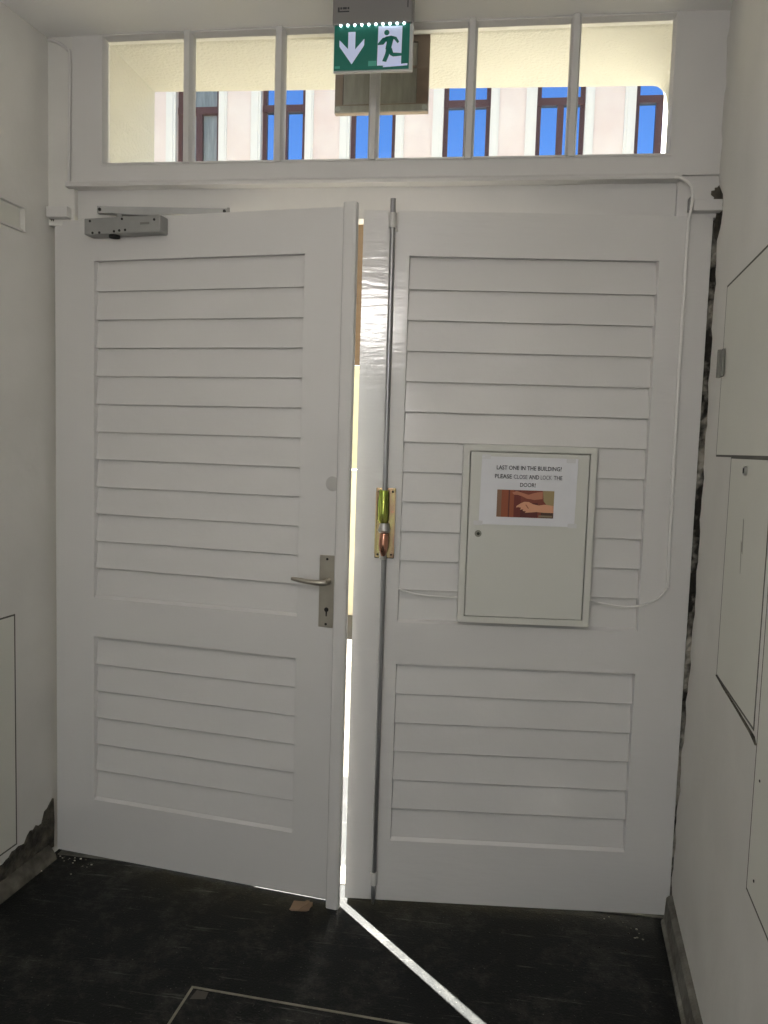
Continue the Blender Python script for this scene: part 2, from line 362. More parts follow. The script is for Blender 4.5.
for k, (a, b) in enumerate(zip(ex, ex[1:])):
    us_, vs_ = lin(a + (.011 if k else -.004), b - (.011 if k < 5 else -.004), 6), lin(GZ0 - .004, GZ1 + .004, 5)
    bm = bmesh.new(); g = [[bm.verts.new((u, .012 + .0006 * math.sin(40 * u + k), v)) for v in vs_] for u in us_]
    h = [[bm.verts.new((u, .0155 + .0006 * math.sin(38 * u + 19 * v + k), v)) for v in vs_] for u in us_]
    for i in range(5):
        for j in range(4): bm.faces.new((g[i][j], g[i + 1][j], g[i + 1][j + 1], g[i][j + 1])); bm.faces.new((h[i][j], h[i][j + 1], h[i + 1][j + 1], h[i + 1][j]))
    obj('pane', P(bm), GLASS, win, smooth=True)
bm = bmesh.new()
prism(bm, [(.05, 2.415), (-.014, 2.415), (-.030, 2.409), (-.033, 2.402), (-.030, 2.394), (.05, 2.394)], lambda u, v, d: (.055 + d, u, v), 2.02)
obj('ledge', P(bm), FRAME, win)

# ------------------------------------------------------------------ porch lamp outside (behind the glass)
pl = empty('porch_lamp', (1.116, .10, 2.66)); tag(pl, 'flat bronze-edged outdoor porch lamp with grey lens hanging behind the transom glass', 'lamp')
bm = bmesh.new()
for a in ((-.158, -.132, -.0, .245), (.118, .158, -.0, .245), (-.132, .118, .0, .028), (-.132, .118, .225, .245)): box(bm, a[0], a[1], -.008, .014, a[2], a[3])
box(bm, -.132, .118, .010, .014, .028, .225)
obj('housing', bm, BROWNEDGE, pl)
obj('lens', bxm(-.131, .117, -.001, .011, .029, .224, .002), LAMPG, pl)
obj('bottom_trim', bxm(-.157, .157, -.0105, -.008, .001, .024, .001), LAMPG, pl)
obj('cross_bar', bxm(-.130, .116, -.004, .0, .142, .150), BROWNEDGE, pl)
for x in (-.146, .146):
    bm = bmesh.new(); disc(bm, (x, .013), .0085, 16, -.013, .004); obj('screw', bm, SIGNF, pl)

# ------------------------------------------------------------------ louvred doors
def slat_panel(s0, s1, z0, z1, n, sgn):
    """clapboard style panel inside the leaf; sgn maps s to local x"""
    bm = bmesh.new(); X0, X1 = sgn * s0, sgn * s1
    if X0 > X1: X0, X1 = X1, X0
    zt = z1 - .006; h = (zt - z0) / n
    for k in range(n):
        a, b = z0 + k * h, z0 + (k + 1) * h
        jit = rnd.uniform(-.0007, .0007)
        ya = .0085 + jit; yb = .0215
        if k == n - 1: b = z1 - .004; 
        pr_ = [(yb, b + .004), (ya + .0010, a + .0016), (ya + .0020, a + .0002), (ya + .007, a + .0010), (.0265, a + .0014), (.0265, b + .004)]
        prism(bm, pr_, lambda u, v, d: (X0 + d, u, v), X1 - X0)
    return bm
def leaf_mesh(w_, zb, zt, s0, s1, zz, sgn, T=.045):
    """stiles and rails around two openings, chamfered towards the panels"""
    bm = bmesh.new()
    def bx(a, b, c, d):
        x0, x1 = sorted((sgn * a, sgn * b)); box(bm, x0, x1, 0, T, c, d)
    bx(0, s0, zb, zt); bx(s1, w_, zb, zt)
    bx(s0, s1, zb, zz[0]); bx(s0, s1, zz[1], zz[2]); bx(s0, s1, zz[3], zt)
    for (a, b) in ((zz[0], zz[1]), (zz[2], zz[3])):     # backing board and lip chamfers
        x0, x1 = sorted((sgn * s0, sgn * s1)); box(bm, x0, x1, .0265, T - .003, a, b)
        c, dd = .011, .0115
        prism(bm, [(0.0002, a), (dd, a + c), (.026, a + c), (.026, a)], lambda u, v, d: (x0 + d, u, v), x1 - x0)
        for X, q in ((x0, 1), (x1, -1)):
            prism(bm, [(X, .0002), (X + q * .005, .024), (X, .024)], lambda u, v, d: (u, v, a + d), b - a)
    return bm

LA, RA = .131, .092
d1 = empty('door_1', (0, 0, 0), -LA); struct(d1)
LZ = (.235, .838, .978, 2.148)
obj('leaf', leaf_mesh(1.056, .023, 2.287, .156, .926, LZ, 1), DOOR, d1)
obj('slat_panel', slat_panel(.156, .926, LZ[2] + .0095, LZ[3], 12, 1), DOOR, d1)
obj('slat_panel', slat_panel(.156, .926, LZ[0] + .0095, LZ[1], 6, 1), DOOR, d1)
bm = bmesh.new()                            # cover strip on the meeting edge
prism(bm, [(1.054, .03), (1.054, -.006), (1.058, -.012), (1.066, -.013), (1.090, -.013), (1.097, -.010), (1.098, .0), (1.098, .012), (1.078, .030)], lambda u, v, d: (u, v, .001 + d), 2.296)
obj('cover_strip', bm, DOOR, d1)
hdl = bm = bxm(1.002, 1.053, -.003, 0, .951, 1.189, .0015)
hp = obj('handle_plate', hdl, NICKEL, d1)
bm = bmesh.new(); tube(bm, [(1.033, .0, 1.104), (1.033, -.018, 1.104), (1.033, -.034, 1.104)], [.011, .010, .009], 14)
tube(bm, [(1.037, -.040, 1.104), (1.028, -.045, 1.104), (1.005, -.047, 1.104), (.965, -.047, 1.107), (.930, -.046, 1.111), (.922, -.046, 1.112)], [.0085, .0098, .0092, .0080, .0068, .005], 14)
obj('lever', bm, NICKEL, hp, smooth=True)
bm = bmesh.new(); disc(bm, (1.029, 1.010), .0075, 16, -.0036, .001)
prism(bm, [(1.026, 1.008), (1.032, 1.008), (1.031, .988), (1.027, .988)], lambda u, v, d: (u, -.0036 + d, v), .001)
obj('keyhole', bm, HOLE, hp)
for z in (1.176, .962):
    bm = bmesh.new(); disc(bm, (1.028, z), .0042, 12, -.0038, .001); obj('screw', bm, HOLE, hp)
bm = bmesh.new(); disc(bm, (1.040, 1.421), .024, 32, -.004, .004)
bmesh.ops.bevel(bm, geom=[e for e in bm.edges if abs(e.verts[0].co.y - e.verts[1].co.y) < 1e-6 and e.verts[0].co.y < -.003], offset=.0012, segments=2, affect='EDGES')
obj('lock_cover', bm, mat('lock_cover_grey', (.42, .41, .39), .4, .3), d1)

d2 = empty('door_2', (2.182, 0, 0), RA); struct(d2)
RZ = (.224, .831, .971, 2.149)
obj('leaf', leaf_mesh(1.086, .014, 2.287, .157, .938, RZ, -1), DOORV, d2)
obj('slat_panel', slat_panel(.157, .938, RZ[2] + .0095, RZ[3], 12, -1), DOOR, d2)
obj('slat_panel', slat_panel(.157, .938, RZ[0] + .0095, RZ[1], 6, -1), DOOR, d2)
# espagnolette bolt on the right leaf
rx = -.989
bm = bmesh.new()
tube(bm, [(rx - .005, -.016, 2.318), (rx - .004, -.016, 2.250), (rx - .003, -.016, 1.40)], .0085, 12)
tube(bm, [(rx + .001, -.016, 1.19), (rx, -.016, .05), (rx, -.016, .035), (rx, -.016, .006)], [.0085, .0085, .0075, .003], 12)
rod = obj('bolt_rod', bm, RODM, d2, smooth=True)
for z in (2.252, .098):
    bm = bmesh.new(); tube(bm, [(rx - (.004 if z > 1 else 0), -.016, z - .022), (rx - (.004 if z > 1 else 0), -.016, z + .022)], .0125, 14)
    q = bxm(rx - .018, rx + .014, -.004, 0, z - .03, z + .03, .001); me_ = bpy.data.meshes.new('t'); q.to_mesh(me_); q.free(); bm.from_mesh(me_)
    obj('rod_guide', bm, RODG, d2, smooth=True)
bm = bmesh.new()
q = bxm(-1.020, -.956, -.004, 0, 1.182, 1.412, .003); me_ = bpy.data.meshes.new('t'); q.to_mesh(me_); q.free(); bm.from_mesh(me_)
box(bm, -1.020, -1.016, -.020, -.002, 1.20, 1.40); box(bm, -.960, -.956, -.020, -.002, 1.20, 1.40)
plate = obj('bolt_plate', bm, ZINC, d2)
bm = bmesh.new(); tube(bm, [(-.994, -.020, 1.405), (-.995, -.021, 1.36), (-.994, -.022, 1.31), (-.995, -.023, 1.298)], [.016, .0185, .0185, .013], 16)
tube(bm, [(-.994, -.020, 1.40), (-.994, -.034, 1.37), (-.994, -.036, 1.33)], [.006, .012, .010], 12)
obj('bolt_cylinder', bm, ZINCG, plate, smooth=True)
bm = bmesh.new(); tube(bm, [(-.990, -.022, 1.298), (-.990, -.024, 1.275), (-.990, -.024, 1.268)], [.014, .021, .016], 16)
obj('collar', bm, GALV, plate, smooth=True)
bm = bmesh.new(); tube(bm, [(-.988, -.030, 1.282), (-.989, -.040, 1.262), (-.990, -.046, 1.235), (-.990, -.044, 1.215), (-.990, -.036, 1.197)], [.010, .014, .016, .014, .008], 16)
obj('lever_knob', bm, COPPER, plate, smooth=True)
for (x, z) in ((-1.010, 1.400), (-.966, 1.400), (-1.010, 1.194), (-.966, 1.194), (-.965, 1.335)):
    bm = bmesh.new(); disc(bm, (x, z), .0038, 10, -.0055, .002); obj('screw', bm, HOLE if z != 1.335 else COPPER, plate)
bm = bmesh.new(); tube(bm, [(-.992, -.016, 1.215), (-.992, -.016, 1.18)], .012, 12); obj('rod_socket', bm, GALV, plate, smooth=True)

# strap hinge ends bedded in the walls
def hinge_block(x0, x1, z0, z1, label):
    t = empty('hinge', ((x0 + x1) / 2, 0, (z0 + z1) / 2)); tag(t, label, 'hinge')
    w_ = (x1 - x0) / 2; h = (z1 - z0) / 2
    obj('strap', bxm(-w_, w_, -.035, .004, -h, h, .003), FRAME, t)
    return t
hinge_block(-.012, .064, 2.292, 2.328, 'painted strap hinge block at the head of the left door leaf')
bm = bmesh.new(); 
t = hinge_block(2.115, 2.205, 2.296, 2.330, 'painted strap hinge block in the broken plaster above the right door leaf')
obj('strap_end', bxm(-.058, -.046, -.030, .004, -.015, .026, .002), STEELG, t)
# broken plaster at the top right, shade in the hole drawn as a dark patch
r_ = random.Random(12); bm = bmesh.new(); pts = []
for k in range(22):
    a = 2 * math.pi * k / 22; rr = r_.uniform(.75, 1.2)
    pts.append((.018 * rr * math.cos(a), .085 * rr * math.sin(a)))
prism(bm, pts, lambda u, v, d: (RX(-.012) + .0175 - .003 + d, -.018 + u * 1.0, 2.315 + v), .012)
struct(obj('trim_hole_shade', bm, TORN))

for (xc, zc, a_, b_, sd) in ((2.192, 2.352, .020, .034, 21), (2.196, 2.262, .010, .050, 22), (-.006, 2.31, .012, .026, 23)):
    r_ = random.Random(sd); bm = bmesh.new()
    pts = [(xc + a_ * r_.uniform(.6, 1.15) * math.cos(t_), zc + b_ * r_.uniform(.6, 1.2) * math.sin(t_)) for t_ in lin(0, 2 * math.pi * 19 / 20, 20)]
    prism(bm, pts, lambda u, v, d: (u, -.006 + d, v), .006); struct(obj('trim_hole_shade', bm, TORN))  # raised dark patches stand in for shaded holes in the plaster
# ------------------------------------------------------------------ door closer
c = empty('door_closer', (0, 0, 0), -LA); tag(c, 'grey overhead door closer with slide arm on the top of the left door leaf', 'door closer')
body = obj('closer_body', bxm(.153, .440, -.050, -.0005, 2.222, 2.276, .004), STEELG, c)
bm = bmesh.new(); tube(bm, [(.255, -.028, 2.224), (.255, -.028, 2.214)], .018, 18); obj('spindle_cap', bm, HOLE, body)
for (x, z) in ((.176, 2.266), (.418, 2.261), (.298, 2.268), (.186, 2.227), (.212, 2.227), (.268, 2.229), (.288, 2.231), (.310, 2.232)):
    bm = bmesh.new(); disc(bm, (x, z), .0042, 12, -.0512, .002); obj('screw', bm, HOLE, body)
obj('adjuster_slot', bxm(.366, .400, -.0512, -.0495, 2.247, 2.254), mat('slot_grey', (.16, .16, .15), .5), body)
bm = bmesh.new(); tube(bm, [(.275, -.028, 2.274), (.275, -.028, 2.292)], .011, 14)
prism(bm, [(.225, -.036), (.262, -.042), (.560, .045), (.560, .062), (.262, -.016)], lambda u, v, d: (u, v, 2.288 + d), .005)
obj('arm', bm, STEELG, c)
ca, sa = math.cos(LA), math.sin(LA)
def loc_(x, y, z): return (x * ca - y * sa, x * sa + y * ca, z)
bm = bmesh.new()
hexa(bm, [loc_(*p) for p in ((.202, -.090, 2.287), (.620, .014, 2.308), (.620, .034, 2.308), (.202, -.070, 2.287), (.202, -.090, 2.310), (.620, .014, 2.3285), (.620, .034, 2.3285), (.202, -.070, 2.310))])
rail = obj('slide_rail', bm, STEELG, c)
for p in ((.211, -.0885, 2.2995), (.606, .0095, 2.3185)):
    bm = bmesh.new(); q = Vector(loc_(*p)); disc(bm, (q.x, q.z), .0052, 12, q.y - .003, .004); obj('screw', bm, HOLE, rail)
bm = bmesh.new(); hexa(bm, [loc_(*p) for p in ((.613, .012, 2.300), (.623, .012, 2.300), (.623, .046, 2.300), (.613, .046, 2.300), (.613, .012, 2.331), (.623, .012, 2.331), (.623, .046, 2.331), (.613, .046, 2.331))])
obj('rail_bracket', bm, STEELG, rail)

# ------------------------------------------------------------------ meter box on the right leaf
mb = empty('meter_box', (2.182, 0, 0), RA); tag(mb, 'pale grey metal wall cabinet fixed to the slats of the right door leaf', 'cabinet')
X0, X1, Z0, Z1 = -.744, -.323, .987, 1.5615
bm = bmesh.new(); T_ = -.030
bwid = .020
for a in ((X0, X0 + bwid, Z0, Z1), (X1 - bwid, X1, Z0, Z1), (X0 + bwid, X1 - bwid, Z0, Z0 + bwid), (X0 + bwid, X1 - bwid, Z1 - bwid, Z1)):
    box(bm, a[0], a[1], T_, .010, a[2], a[3])
box(bm, X0 + bwid, X1 - bwid, -.008, .010, Z0 + bwid, Z1 - bwid)
obj('cabinet_frame', bm, BOXP, mb)
g = .0035
lid = obj('cabinet_door', bxm(X0 + bwid + g, X1 - bwid - g, T_ - .001, T_ + .012, Z0 + bwid + g * .6, Z1 - bwid - g, .002), BOXP, mb)
bm = bmesh.new(); tube(bm, [(-.688, T_, 1.277), (-.688, T_ - .004, 1.277)], [.0115, .0105], 20); lk = obj('cam_lock', bm, mat('lock_metal', (.2, .2, .17), .35, .7), lid, smooth=True)
bm = bmesh.new(); disc(bm, (-.688, 1.277), .005, 14, T_ - .0048, .001); obj('keyhole', bm, HOLE, lid)

# notice taped to the cabinet door
nz = empty('paper_notice', (2.182, 0, 0), RA); tag(nz, 'white paper notice with photo and closing reminder taped on the pale grey cabinet', 'notice')
Yp = T_ - .0025
bm = bmesh.new(); xs_, zs_ = lin(-.6885, -.385, 22), lin(1.308, 1.525, 16); A = []
for i, x in enumerate(xs_):
    row = []
    for j, z in enumerate(zs_):
        e = max(abs(i / 21 - .5), abs(j / 15 - .5)) * 2
        lift = .0012 * (math.sin(x * 41) * math.sin(z * 33)) * (1 if e > .85 else .15) - (.0035 if (i < 2 and j == 15) or (i < 2 and j == 0) else 0)
        row.append(bm.verts.new((x + .003 * (j / 15) , Yp - .0002 - abs(lift) - (.002 * max(0, e - .9) * 10) * (math.sin(i * 1.3 + j) > .3), z - .0 * i)))
    A.append(row)
B = [[bm.verts.new(v.co + Vector((0, .0003, 0))) for v in row] for row in A]
for i in range(21):
    for j in range(15):
        bm.faces.new((A[i][j], A[i + 1][j], A[i + 1][j + 1], A[i][j + 1])); bm.faces.new((B[i][j], B[i][j + 1], B[i + 1][j + 1], B[i + 1][j]))
sheet = obj('sheet', bm, PAPER, nz, smooth=True)
Yi = Yp - .0017
def line(parts, z, h, tilt=.0):
    """parts: list of (text, material) laid out left to right, scaled to their px extents"""
    for txt, m_, xa_, xb_ in parts:
        bm = text_mesh(txt, h, 'LEFT')
        mn = min(v.co.x for v in bm.verts); mxx = max(v.co.x for v in bm.verts); s = (xb_ - xa_) / (mxx - mn)
        for v in bm.verts: v.co = Vector((xa_ + (v.co.x - mn) * s, Yi + v.co.y, z + v.co.z))
        obj('printed_text', bm, m_, nz)
line([('LAST ONE IN THE BUILDING?', INK, -.638, -.433)], 1.4845, .0185)
line([('PLEASE', INK, -.6425, -.589), ('CLOSE', INKG, -.583, -.540), ('AND', INK, -.535, -.503), ('LOCK', INKG, -.498, -.463), ('THE', INK, -.457, -.430)], 1.4565, .0185)
line([('DOOR!', INK, -.562, -.513)], 1.4315, .0175)
# printed photo: hands at a wooden door lock, flat colour areas
def flat(poly, col, y, par, name='printed_area'):
    bm = bmesh.new(); prism(bm, poly, lambda u, v, d: (u, y + d, v), .00015); return obj(name, bm, mat('print', srgb(*col), .6), par)
PX0, PX1, PZ0, PZ1 = -.633, -.453, 1.3335, 1.4205
def ph(u, v): return (PX0 + (PX1 - PX0) * u, PZ0 + (PZ1 - PZ0) * v)
pic = flat([ph(0, 0), ph(1, 0), ph(1, 1), ph(0, 1)], (118, 56, 40), Yi, nz, 'printed_photo')
shapes = [
    ([(0, 0), (.08, 0), (.08, 1), (0, 1)], (130, 98, 76)), ([(.08, 0), (.30, 0), (.30, 1), (.08, 1)], (140, 74, 44)), ([(.12, 0), (.15, 0), (.15, 1), (.12, 1)], (180, 108, 70)),
    ([(.20, 0), (.225, 0), (.225, 1), (.20, 1)], (96, 44, 30)), ([(.30, 0), (.42, 0), (.42, 1), (.30, 1)], (104, 40, 30)), ([(.42, 0), (.72, 0), (.72, .55), (.42, .5)], (86, 34, 28)),
    ([(.78, 0), (1, 0), (1, .45), (.85, .4), (.78, .2)], (70, 46, 34)),
    ([(.80, 1), (1, 1), (1, .40), (.90, .42), (.82, .62)], (150, 134, 96)), ([(.84, .98), (.88, .98), (.93, .45), (.90, .45)], (112, 94, 66)),
    ([(.26, .90), (.34, .97), (.55, .84), (.68, .93), (.80, .97), (.80, .70), (.66, .66), (.52, .70), (.44, .78), (.36, .83), (.30, .83)], (172, 112, 86)),
    ([(.44, .86), (.60, .73), (.62, .76), (.47, .90)], (92, 48, 36)),
    ([(.34, .36), (.35, .42), (.42, .52), (.48, .58), (.56, .58), (.64, .50), (.74, .46), (.84, .50), (1, .46), (1, .20), (.84, .20), (.70, .22), (.62, .20), (.50, .18), (.52, .25), (.46, .24), (.47, .30), (.41, .29), (.43, .36), (.38, .38)], (206, 150, 118)),
    ([(.42, .50), (.44, .50), (.50, .38), (.48, .37)], (150, 92, 68)), ([(.50, .48), (.52, .48), (.57, .34), (.55, .33)], (150, 92, 68)), ([(.48, .24), (.60, .30), (.60, .28), (.49, .22)], (150, 92, 68)),
    ([(.74, .03), (.98, .03), (.98, .10), (.74, .10)], (128, 112, 92))]
for k, (pp, colr) in enumerate(shapes): flat([ph(*q) for q in pp], colr, Yi - .0002 * (1 + k % 2) - .00004 * k, pic)
for (x, z, a) in ((-.672, 1.524, 0), (-.405, 1.518, 0), (-.690, 1.312, 0), (-.392, 1.312, 0)):
    obj('tape', bxm(x - .014, x + .014, Yp - .0042, Yp - .0034, z - .007, z + .007), TAPE, nz)

# ------------------------------------------------------------------ cables
def smooth_path(pts, n=8):
    out = []; P_ = [Vector(p) for p in pts]; P_ = [P_[0]] + P_ + [P_[-1]]
    for i in range(1, len(P_) - 2):
        for k in range(n):
            t = k / n; a, b, c_, d = P_[i - 1:i + 3]
            out.append(.5 * ((2 * b) + (-a + c_) * t + (2 * a - 5 * b + 4 * c_ - d) * t * t + (-a + 3 * b - 3 * c_ + d) * t ** 3))
    out.append(P_[-2]); return out
cb = empty('cable_conduit', (2.182, 0, 0), RA); tag(cb, 'thin white cable conduit running down the hinge stile of the right door leaf', 'cable')
bm = bmesh.new(); tube(bm, [(-.077, -.006, 2.28), (-.0775, -.006, 1.8), (-.076, -.006, 1.486), (-.072, -.006, 1.120)], .0055, 10)
obj('conduit', bm, CABLEM, cb, smooth=True)
bm = bmesh.new(); tube(bm, [(-.0765, -.006, 1.472), (-.0765, -.006, 1.500)], .0075, 10); obj('coupler', bm, CABLEM, cb, smooth=True)
bm = bmesh.new()
tube(bm, smooth_path([(-.155 + .02, -.033, 2.392), (-.115, -.036, 2.388), (-.088, -.036, 2.37), (-.078, -.034, 2.335), (-.077, -.020, 2.300), (-.077, -.007, 2.270)]), .0045, 10); obj('bent_cable', bm, CABLEM, cb, smooth=True)
t = empty('loose_cable', (2.182, 0, 0), RA); tag(t, 'thin loose white cable curving from the cabinet to the conduit end', 'cable')
bm = bmesh.new(); tube(bm, smooth_path([(-.324, -.006, 1.071), (-.27, -.005, 1.060), (-.20, -.005, 1.053), (-.14, -.006, 1.063), (-.10, -.007, 1.085), (-.073, -.006, 1.117)]), .0028, 8); obj('cable_run', bm, CABLEM, t, smooth=True)
t = empty('short_cable', (2.182, 0, 0), RA); tag(t, 'short thin white cable crossing the slats left of the cabinet', 'cable')
bm = bmesh.new(); tube(bm, smooth_path([(-.938, .004, 1.082), (-.90, .000, 1.071), (-.84, .0, 1.063), (-.745, -.003, 1.062)]), .0028, 8); obj('cable_run', bm, CABLEM, t, smooth=True)
bm = bmesh.new(); tube(bm, smooth_path([(-.016, -.010, 2.884), (.02, -.012, 2.872), (.052, -.010, 2.850), (.062, -.009, 2.82), (.060, -.009, 2.6), (.058, -.009, 2.412)]), .0055, 10)
tag(obj('painted_cable', bm, FRAME, smooth=True), 'cable painted over with white, dropping from the ceiling corner beside the transom frame', 'cable')

# ------------------------------------------------------------------ exit sign hanging from the ceiling
SY = -.30
ES = empty('exit_sign', (1.146, SY, 2.615)); tag(ES, 'green illuminated emergency exit sign with down arrow and running figure below the ceiling', 'exit sign')
def zx(X, Y): return (1.036 + (X - 183) / 372 * .214 - 1.146, 2.739 - (Y - 138) / 230 * .124 - 2.615)
obj('housing', bxm(-.116, .113, -.010, .045, .126, .272, .004), SIGNH, ES)
obj('panel_frame', bxm(-.113, .116, .0015, .012, -.002, .132, .0015), SIGNF, ES)
pn = obj('sign_panel', bxm(-.1105, .106, -.0015, .0015, .0035, .128), SIGNG, ES)
def sg(poly, m_, y, name): 
    bm = bmesh.new(); prism(bm, [zx(*q) for q in poly], lambda u, v, d: (u, y + d, v), .0004); return obj(name, bm, m_, pn)
sg([(252, 168), (288, 168), (288, 257), (333, 205), (333, 237), (272, 332), (208, 240), (208, 207), (252, 254)], SIGNW, -.0022, 'arrow')
sg([(402, 144), (522, 146), (520, 345), (400, 343)], SIGNW, -.0022, 'doorway_symbol')
bm = bmesh.new(); T3 = lambda u, v, d: (u, -.0028 + d, v)
hx_, hz_ = zx(445, 178); prism(bm, [(hx_ + .0075 * math.cos(a), hz_ + .0075 * math.sin(a)) for a in lin(0, 2 * math.pi * 15 / 16, 16)], T3, .0004)
for poly in ([(440, 198), (470, 194), (480, 210), (468, 262), (440, 262), (446, 225), (428, 216)],
             [(446, 200), (424, 205), (402, 232), (402, 240), (430, 238), (450, 214)], [(466, 194), (494, 202), (508, 226), (500, 234), (484, 214), (466, 210)],
             [(444, 256), (468, 258), (462, 285), (446, 326), (426, 322), (440, 284)], [(456, 262), (472, 256), (480, 280), (524, 284), (535, 296), (480, 300), (464, 292)]):
    prism(bm, [zx(*q) for q in poly], T3, .0004)
obj('running_figure', bm, SIGNG, pn)
sg([(356, 318), (396, 318), (396, 344), (356, 344)], mat('sign_pale_green', (.05, .22, .17), .4, emit=(.03, .2, .15), estr=.3), -.0022, 'small_mark')
sg([(186, 340), (213, 340), (213, 352), (186, 352)], bpy.data.materials['sign_pale_green'], -.0022, 'small_mark')
sg([(430, 345), (552, 335), (552, 346), (430, 352)], SIGNW, -.0022, 'floor_symbol')
for k in range(10):
    bm = bmesh.new(); x_ = zx(214 + k * 35.2, 0)[0]; bmesh.ops.create_uvsphere(bm, u_segments=10, v_segments=6, radius=.0035, matrix=Matrix.Translation((x_, -.006, .1245))); obj('led', bm, LEDM, ES, smooth=True)
bm = bmesh.new()
for k, (a, b) in enumerate(((-.101, -.096), (-.094, -.089), (-.087, -.075), (-.073, -.068))): box(bm, a, b, -.0105, -.0098, .166 if k else .160, .172)
box(bm, -.101, -.068, -.0105, -.0098, .1585, .162)
obj('maker_mark', bm, INK, ES)
obj('side_mark', bxm(.098, .101, -.0105, -.0098, .165, .185), INK, ES)

# ------------------------------------------------------------------ flush panels in the side walls
def wall_pt(side, y, z, d=0):
    return ((LX(y) + d) if side == 'L' else (RX(y) - d), y, z)
def flush_panel(name, side, pts, label, th=.0012, rim=True):
    """pts: (y,z) outline on the wall plane"""
    cy = sum(p[0] for p in pts) / len(pts); cz = min(p[1] for p in pts)
    o = Vector(wall_pt(side, cy, cz)); t = empty(name, o); tag(t, label, 'access panel')
    bm = bmesh.new(); n = len(pts)
    cyc = sum(p[0] for p in pts) / n; czc = sum(p[1] for p in pts) / n
    def ring(k, d): return [bm.verts.new(Vector(wall_pt(side, p[0] + (cyc - p[0]) / max(abs(cyc - p[0]), .001) * k, p[1] + (czc - p[1]) / max(abs(czc - p[1]), .001) * k, d)) - o) for p in pts]
    a, b, c_, e = ring(.0, -.006), ring(0, th - .0003), ring(.0006, th), ring(.001, -.006)
    for A_, B_ in ((a, b), (b, c_)):
        for k in range(n): bm.faces.new((A_[k], A_[(k + 1) % n], B_[(k + 1) % n], B_[k]))
    bm.faces.new(c_); bm.faces.new(a[::-1])
    for v in e: bm.verts.remove(v)
    obj('panel_door', bm, PANELP, t)
    bm = bmesh.new(); g0, g1 = .0, -.004
    a = ring(.0, .0010); b = ring(-.0058, .0010); c_ = ring(-.0058, -.004); e = ring(-.0005, -.004)
    for A_, B_ in ((a, b), (b, c_), (c_, e), (e, a)):
        for k in range(n): bm.faces.new((A_[k], A_[(k + 1) % n], B_[(k + 1) % n], B_[k]))
    obj('shadow_gap', bm, mat('panel_seam', (.10, .098, .085), .9), t)
    return t, o
t, o = flush_panel('access_panel', 'R', [(-.300, 1.552), (-.300, 2.012), (-1.15, 2.012), (-1.15, 1.552)], 'upper white access panel with a small grey hinge on the right wall')
bm = bmesh.new()
tube(bm, [Vector(wall_pt('R', -.301, 1.765, .010)) - o, Vector(wall_pt('R', -.301, 1.842, .010)) - o], .0065, 10)
hexa(bm, [Vector(wall_pt('R', y, z, d)) - o for z in (1.767, 1.840) for (y, d) in ((-.301, .004), (-.345, .004), (-.345, .010), (-.301, .010))])
obj('hinge', bm, mat('hinge_grey', (.17, .17, .15), .45, .3), t)
t, o = flush_panel('access_panel', 'R', [(-.508, .981), (-.508, 1.543), (-.915, 1.543), (-.915, .981)], 'middle white access panel with a small lock on the right wall')
p = Vector(wall_pt('R', -.687, 1.516, .001)) - o; bm = bmesh.new(); tube(bm, [p, p + Vector((-.006, 0, 0))], .011, 14); obj('lock', bm, GALV, t, smooth=True)
p = Vector(wall_pt('R', -.685, 1.516, .0075)) - o; obj('key_slot', bxm(p.x - .001, p.x + .002, p.y - .002, p.y + .002, p.z - .006, p.z + .006), HOLE, t)
bm = bmesh.new(); zz = [(-.690, 1.405), (-.694, 1.345), (-.682, 1.352), (-.696, 1.275), (-.692, 1.330), (-.705, 1.322), (-.697, 1.400)]
prism(bm, zz, lambda u, v, d: Vector(wall_pt('R', u, v, .0010 + d)) - o, .0008); obj('lightning_mark', bm, mat('faint_mark', (.30, .30, .26), .6), t)
t, o = flush_panel('access_panel', 'R', [(-.957, .652), (-.957, 1.44), (-1.6, 1.44), (-1.6, .652)], 'lower white access panel cut by the right picture edge')
for (y, z) in ((-1.00, .90), (-1.01, .695)):
    p = Vector(wall_pt('R', y, z, .001)) - o; bm = bmesh.new(); tube(bm, [p, p + Vector((-.0015, 0, 0))], .003, 8); obj('screw', bm, HOLE, t)
t, o = flush_panel('access_panel', 'L', [(-.199, .142), (-.199, .939), (-.75, .939), (-.75, .142)], 'white access panel low on the left wall')
# chipped plaster crack under the middle panel
bm = bmesh.new(); prism(bm, [(-.505, .978), (-.62, .974), (-.78, .971), (-.93, .967), (-.95, .955), (-.90, .962), (-.76, .968), (-.60, .972)], lambda u, v, d: wall_pt('R', u, v, -.002 + d), .006)
struct(obj('trim_plaster_crack', bm, TORN))
# raised painted box on the left wall
t = empty('junction_box', wall_pt('L', -.30, 2.21)); tag(t, 'painted-over raised junction box high on the left wall', 'junction box')
o = Vector(t.location)
def lbox(bm, y0, y1, z0, z1, d0, d1): hexa(bm, [Vector(wall_pt('L', y, z, d)) - o for z in (z0, z1) for (y, d) in ((y0, d0), (y1, d0), (y1, d1), (y0, d1))])
bm = bmesh.new(); lbox(bm, -.141, -.150, 2.212, 2.296, -.002, .016); lbox(bm, -.50, -.150, 2.286, 2.296, -.002, .016); lbox(bm, -.50, -.150, 2.212, 2.219, -.002, .010)
obj('rim', bm, PLASTER, t)
bm = bmesh.new(); lbox(bm, -.50, -.160, 2.222, 2.278, -.002, .003); obj('lid', bm, PANELP, t)

